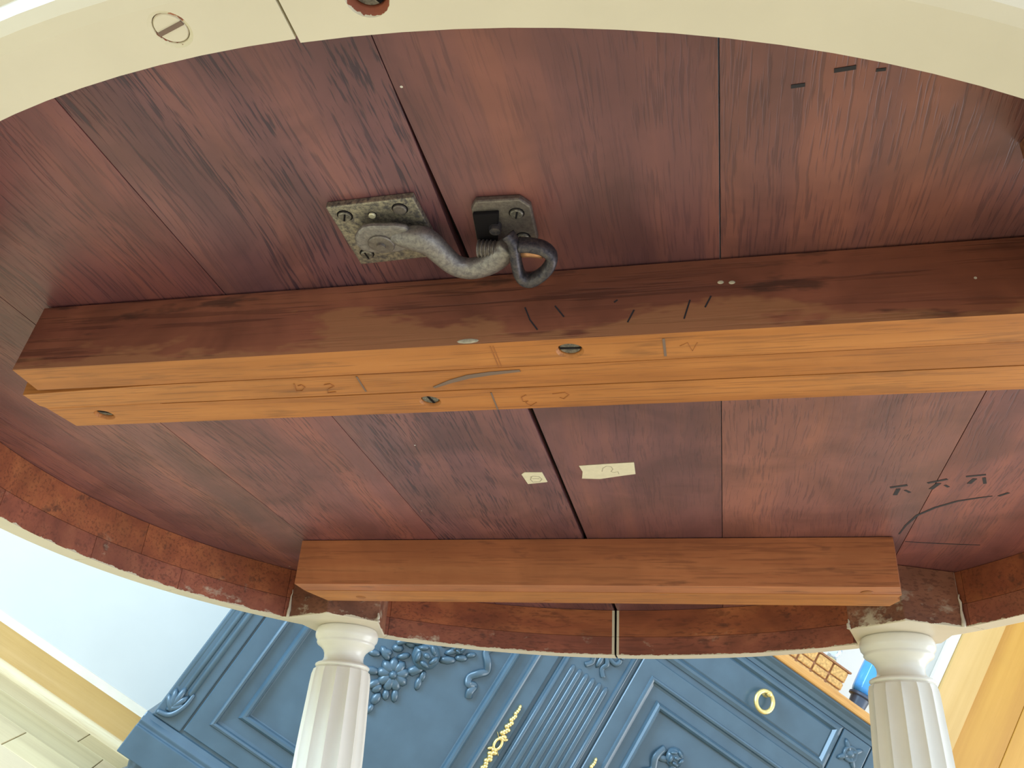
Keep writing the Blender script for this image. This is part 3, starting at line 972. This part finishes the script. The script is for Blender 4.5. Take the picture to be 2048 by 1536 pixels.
near_l = [o for a0, a1, o in rails if a0 < 269 < a1 + 1][0]
near_r = [o for a0, a1, o in rails if -90 < a0 < -80][0]
screw(near_l, -0.576, 0.575, 0.80, 0.0205, 0.003, -0.30, M['cream'], M['cream'], M['pencil'])
screw(near_r, -0.336, 0.572, 0.80, 0.0200, 0.022, 1.0, M['screw'], M['slot'])
for xx, yy in ((-1.33, 3.15), (-0.60, 3.185), (0.50, 3.035)):
    bm = bmesh.new()
    c = T(xx, yy, 0.8283)
    lathe(bm, [(0.020 * S, 0.0), (0.018 * S, -0.0004), (0.010 * S, -0.0008)], 16, c)
    obj('plug', bm, M['pencil_wood'], far2 if yy > 3.06 else far1)

# --- marks and paper stuck to the underside
def mark(name, pts, z, width, mat, parent, th=0.0003, taper=False):
    bm = bmesh.new()
    n = len(pts)
    L, R_ = [], []
    for i, p in enumerate(pts):
        a = Vector(pts[max(0, i - 1)])
        b = Vector(pts[min(n - 1, i + 1)])
        d = (b - a).normalized()
        nrm = Vector((-d.y, d.x))
        ww = width * 0.5
        if taper:
            ww *= 0.25 + 0.75 * math.sin(PI * (i + 0.4) / n)
        L.append(Vector(p) + nrm * ww)
        R_.append(Vector(p) - nrm * ww)
    def v(p, dz):
        q_ = T(p.x, p.y, z)
        q_.z -= dz
        return bm.verts.new(q_)
    rows_ = [(v(l, th), v(r, th), v(l, -0.0001), v(r, -0.0001)) for l, r in zip(L, R_)]
    for A, B in zip(rows_, rows_[1:]):
        bm.faces.new((A[0], A[1], B[1], B[0]))
        bm.faces.new((A[0], B[0], B[2], A[2]))
        bm.faces.new((A[1], A[3], B[3], B[1]))
    return obj(name, bm, mat, parent)

INKS = [([(0.2005, 0.9358), (0.2296, 0.934)], .010), ([(0.2573, 0.9437), (0.2705, 0.9439)], .007), ([(0.1435, 0.9566), (0.1628, 0.9557)], .009),
        ([(0.5173, 2.5325), (0.5618, 2.5154)], .016), ([(0.5418, 2.5415), (0.5404, 2.5932)], .016), ([(0.5616, 2.5543), (0.5786, 2.5749)], .010),
        ([(0.6129, 2.5029), (0.6601, 2.4755)], .014), ([(0.6436, 2.5045), (0.631, 2.5498)], .018), ([(0.6626, 2.5206), (0.6751, 2.5365)], .010),
        ([(0.7045, 2.4596), (0.7528, 2.4479)], .012), ([(0.7312, 2.4757), (0.7238, 2.5124)], .016), ([(0.7528, 2.4695), (0.7659, 2.5146)], .012),
        ([(0.6081, 2.9474), (0.615, 2.8594), (0.633, 2.7675), (0.671, 2.7029), (0.7229, 2.6503), (0.7781, 2.6241), (0.8091, 2.6134)], .014),
        ([(0.8252, 2.6142), (0.8462, 2.5875)], .013), ([(0.6394, 3.025), (0.7526, 3.0479), (0.8797, 3.0655)], .008)]
for pts, wd in INKS:
    mark('ink_mark', pts, 1.0, wd * 0.75, M['ink'], table, taper=len(pts) > 2)
PW_ = M['pencil_wood']
PENCIL = [([(-0.547, 1.5175), (-0.5042, 1.4950), (-0.4627, 1.4790), (-0.414, 1.4700), (-0.3527, 1.4645)], .014, M['pencil']),
          ([(-0.0664, 1.3722), (-0.0665, 1.4357)], .005, M['pencil']), ([(-0.6957, 1.4560), (-0.6993, 1.5216)], .003, M['pencil']), ([(-0.3905, 1.3651), (-0.3919, 1.4470)], .002, PW_),
          ([(-0.3848, 1.3657), (-0.386, 1.4445)], .002, PW_), ([(-0.4324, 1.5502), (-0.4359, 1.6290)], .003, M['pencil']),
          ([(-0.8436, 1.4747), (-0.8531, 1.5054), (-0.8386, 1.5067), (-0.8262, 1.492), (-0.8291, 1.4805), (-0.8387, 1.484)], .002, PW_),
          ([(-0.7798, 1.485), (-0.7649, 1.482), (-0.7606, 1.4935), (-0.7761, 1.5033), (-0.7868, 1.5206), (-0.7661, 1.5179)], .002, PW_),
          ([(-0.3613, 1.5678), (-0.373, 1.578), (-0.3735, 1.5964), (-0.3624, 1.595), (-0.3685, 1.6038), (-0.3605, 1.6185), (-0.3457, 1.6034)], .002, PW_),
          ([(-0.3053, 1.5683), (-0.2784, 1.5641), (-0.2719, 1.5758), (-0.285, 1.5926), (-0.2923, 1.5852)], .002, PW_),
          ([(-0.0382, 1.4019), (-0.0242, 1.3908), (-0.0162, 1.4223), (-0.0063, 1.3927)], .002, PW_)]
for i, (pts, wd, mt) in enumerate(PENCIL):
    mark('pencil_mark', pts, ZB + 0.0003, wd, mt, table, taper=(i == 0))
def paper(pts, scr, wd):
    bm = bmesh.new()
    prism(bm, [(p[0] * S - T0.x, p[1] * S - T0.y) for p in pts], T(0, 0, 1.0).z - 0.0006, T(0, 0, 1.0).z - 0.00005)
    p_ = obj('paper_label', bm, M['paper'], table)
    for s_ in scr:
        mark('pencil_figure', s_, 1.0 - 0.0006 / S, wd, M['faint'], p_, 0.00015)
paper([(-0.3625, 2.317), (-0.29, 2.309), (-0.2019, 2.3015), (-0.2051, 2.3862), (-0.2518, 2.3989), (-0.3137, 2.4188), (-0.3671, 2.412), (-0.358, 2.36)],
      [[(-0.3008, 2.3618), (-0.2948, 2.3359), (-0.2829, 2.3219), (-0.2704, 2.3263), (-0.2667, 2.345), (-0.2745, 2.3633), (-0.2666, 2.3713), (-0.2542, 2.3645), (-0.2532, 2.3835)]], .0022)
paper([(-0.5447, 2.3708), (-0.5325, 2.356), (-0.4798, 2.359), (-0.4764, 2.4339), (-0.5397, 2.4469)],
      [[(-0.5211, 2.3917), (-0.512, 2.3843), (-0.4945, 2.3892), (-0.489, 2.4093), (-0.4987, 2.4287), (-0.5211, 2.4316), (-0.5249, 2.4113), (-0.5181, 2.3918)], [(-0.5173, 2.4037), (-0.4959, 2.4049)]], .0030)
# scratches and the pale chip on the upright face of the near runner
def side_mark(pts, width, mat):
    bm = bmesh.new()
    n = len(pts)
    rows_ = []
    for i, p in enumerate(pts):
        a = Vector(pts[max(0, i - 1)])
        b = Vector(pts[min(n - 1, i + 1)])
        d = (b - a).normalized()
        nr = Vector((-d.y, d.x)) * width * 0.5
        rows_.append([bm.verts.new(T(q_.x, yy, q_.y)) for q_ in (Vector(p) + nr, Vector(p) - nr) for yy in (1.3541, 1.3552)])
    for A, B in zip(rows_, rows_[1:]):
        bm.faces.new((A[0], A[2], B[2], B[0]))
        bm.faces.new((A[0], B[0], B[1], A[1]))
        bm.faces.new((A[2], A[3], B[3], B[2]))
    return obj('scratch', bm, mat, table)
for pts in ([(-0.3251, 0.9146), (-0.3138, 0.8855), (-0.2981, 0.8622)], [(-0.0163, 0.9077), (-0.0282, 0.8674)], [(0.0215, 0.9136), (0.0098, 0.8894)], [(-0.1553, 0.913), (-0.1488, 0.9181)],
            [(-0.1182, 0.8935), (-0.1301, 0.867)], [(-0.267, 0.9136), (-0.2488, 0.8875)]):
    side_mark(pts, 0.0028, M['ink'])
for c, r in (((-0.432, 0.8465), (0.022, 0.0055)), ((0.040, 0.9425), (0.006, 0.004)), ((0.060, 0.9405), (0.006, 0.004))):
    bm = bmesh.new()
    p = T(c[0], 1.3550, c[1])
    blob(bm, p, ((r[0] * S, 0, 0), (0, 0, r[1] * S), (0, -0.0008, 0)), 10, 4)
    obj('paint_chip', bm, M['pale'], table)

# --- the iron hook catch across the split
ZP = 0.986
bm = bmesh.new()
prism(bm, [(p[0] * S - T0.x, p[1] * S - T0.y) for p in [(-0.642, 1.104), (-0.477, 1.100), (-0.468, 1.268), (-0.640, 1.276)]], T(0, 0, ZP).z, T(0, 0, 0.9995).z)
plate = obj('hook_plate', bm, M['plate'], table, bevel=0.0008)
def head(x, y, z, r, ang, mat, parent, rise=0.005, slot=True):
    bm = bmesh.new()
    c = T(x, y, z)
    lathe(bm, [(r * 0.80 * S, -rise * S), (r * 0.97 * S, -rise * 0.7 * S), (r * S, 0.0), (r * S, 0.004 * S)], 24, c)
    h_ = obj('screw', bm, mat, parent)
    if slot:
        bm = bmesh.new()
        d = Vector((math.cos(ang), math.sin(ang)))
        nn = Vector((-d.y, d.x))
        p = [Vector((c.x, c.y)) + d * (a_ * r * 0.78 * S) + nn * (b_ * r * 0.13 * S) for a_, b_ in ((-1, -1), (1, -1), (1, 1), (-1, 1))]
        prism(bm, [(q_.x, q_.y) for q_ in p], c.z - rise * S - 0.0002, c.z - rise * 0.5 * S)
        obj('slot', bm, M['slot'], h_)
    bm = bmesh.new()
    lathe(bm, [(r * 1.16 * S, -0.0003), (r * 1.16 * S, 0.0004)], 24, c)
    obj('countersink_shade', bm, M['slot'], h_)  # flat near-black disc painted as the shade round the head
    return h_
head(-0.615, 1.130, ZP, 0.0125, 2.0, M['screw'], plate)
head(-0.509, 1.125, ZP, 0.0125, 0.3, M['brown_steel'], plate, slot=False)
head(-0.615, 1.243, ZP, 0.0120, 1.5, M['screw'], plate)
head(-0.564, 1.134, ZP, 0.0068, 0.0, M['rivet'], plate, slot=False)
# pivoting arm: a flat round boss that turns into a swept bar
bm = bmesh.new()
zb_, zt_ = 0.958, 0.971
boss = [(-0.574, 1.2130), (-0.5942, 1.2085), (-0.607, 1.1996), (-0.6115, 1.1827), (-0.6050, 1.1620), (-0.5935, 1.1466), (-0.5807, 1.1365), (-0.5652, 1.1340), (-0.5198, 1.1392), (-0.5000, 1.1470), (-0.4960, 1.1736), (-0.502, 1.2060), (-0.5359, 1.2140)]
prism(bm, [(p[0] * S - T0.x, p[1] * S - T0.y) for p in boss], T(0, 0, zb_).z, T(0, 0, zt_).z)
arm = obj('hook_arm', bm, M['arm'], table, bevel=0.0022, seg=3)
bm = bmesh.new()
ap = [(-0.541, 1.176, 0.967, 0.011), (-0.5229, 1.1761, 0.965, 0.0195), (-0.4863, 1.1811, 0.96, 0.0265), (-0.4691, 1.1941, 0.957, 0.0245), (-0.4541, 1.2197, 0.95, 0.0225), (-0.4366, 1.2445, 0.944, 0.0215), (-0.4107, 1.2559, 0.942, 0.0215), (-0.3793, 1.2516, 0.944, 0.022), (-0.3519, 1.2371, 0.95, 0.023), (-0.3292, 1.2166, 0.956, 0.02)]
ap = smooth_path(ap, 5)
P_ = [tuple(T(x, y, z)) + (r * S,) for x, y, z, r in ap]
tube(bm, P_, 20, False, (1.0, 0.88))
obj('swept_bar', bm, M['arm'], arm, smooth=True)
bm = bmesh.new()
c = T(-0.5600, 1.1830, 0.9595)
lathe(bm, [(0.0225 * S, -0.006 * S), (0.0245 * S, -0.004 * S), (0.0250 * S, 0.004 * S)], 32, c)
wsh = obj('pivot_washer', bm, M['brown_steel'], arm, smooth=True, auto=40)
bm = bmesh.new()
lathe(bm, [(0.0075 * S, -0.010 * S), (0.0085 * S, -0.007 * S), (0.0090 * S, 0.0)], 24, c)
obj('rivet_end', bm, M['brown_steel'], wsh, smooth=True, auto=40)
# finger loop at the end of the bar: a bent flat eye
bm = bmesh.new()
loop = [(-0.322, 1.176, 0.950), (-0.314, 1.190, 0.940), (-0.3155, 1.222, 0.926), (-0.313, 1.252, 0.915), (-0.298, 1.262, 0.910), (-0.276, 1.252, 0.912), (-0.258, 1.236, 0.918), (-0.250, 1.218, 0.926),
        (-0.262, 1.204, 0.934), (-0.285, 1.198, 0.939), (-0.306, 1.196, 0.940)]
lp = smooth_path([(*p, 0.0125) for p in loop], 5)
tube(bm, [tuple(T(x, y, z)) + (r * S,) for x, y, z, r in lp], 12, False, (0.85, 1.25))
eye = obj('finger_eye', bm, M['darksteel'], arm, smooth=True)
bm = bmesh.new()
tube(bm, [tuple(T(x, y, z)) + (0.0105 * S,) for x, y, z in ((-0.308, 1.213, 0.938), (-0.285, 1.214, 0.937), (-0.266, 1.216, 0.934))], 10)
obj('lit_inner_edge', bm, M['warm_lit'], eye, smooth=True)  # bar coloured as the warmly lit inside of the eye
# keeper plate on the other half
bm = bmesh.new()
kp = [(-0.3838, 1.1443), (-0.3718, 1.1258), (-0.2937, 1.1300), (-0.2780, 1.1520), (-0.2820, 1.2422), (-0.2930, 1.2600), (-0.4000, 1.2634)]
prism(bm, [(p[0] * S - T0.x, p[1] * S - T0.y) for p in kp], T(0, 0, ZP).z, T(0, 0, 0.9995).z)
keep = obj('keeper_plate', bm, M['brown_steel'], table, bevel=0.0012)
head(-0.306, 1.164, ZP, 0.0120, 1.9, M['screw'], keep)
head(-0.308, 1.232, ZP, 0.0120, 1.0, M['screw'], keep)
bm = bmesh.new()   # near-black slab: shade of the keeper's recess, behind the bar
prism(bm, [(p[0] * S - T0.x, p[1] * S - T0.y) for p in [(-0.382, 1.150), (-0.335, 1.152), (-0.362, 1.258), (-0.396, 1.258)]], T(0, 0, 0.978).z, T(0, 0, ZP + 0.001).z)
obj('recess_shade', bm, M['slot'], keep, bevel=0.0008)
bm = bmesh.new()
lathe(bm, [(0.010 * S, -0.006 * S), (0.0115 * S, 0.0), (0.0115 * S, 0.01 * S)], 20, T(-0.350, 1.190, 0.975))
obj('stud', bm, M['darksteel'], keep, smooth=True, auto=40)
bm = bmesh.new()
d0, d1 = T(-0.388, 1.222, 0.960), T(-0.345, 1.224, 0.955)
pts = []
for k in range(41):
    t_ = k / 40
    p = d0.lerp(d1, t_)
    pts.append((p.x, p.y, p.z, (0.0155 + 0.0022 * math.sin(t_ * 2 * PI * 6)) * S))
tube(bm, pts, 16)
obj('threaded_end', bm, M['brown_steel'], arm, smooth=True)

bpy.context.view_layer.update()
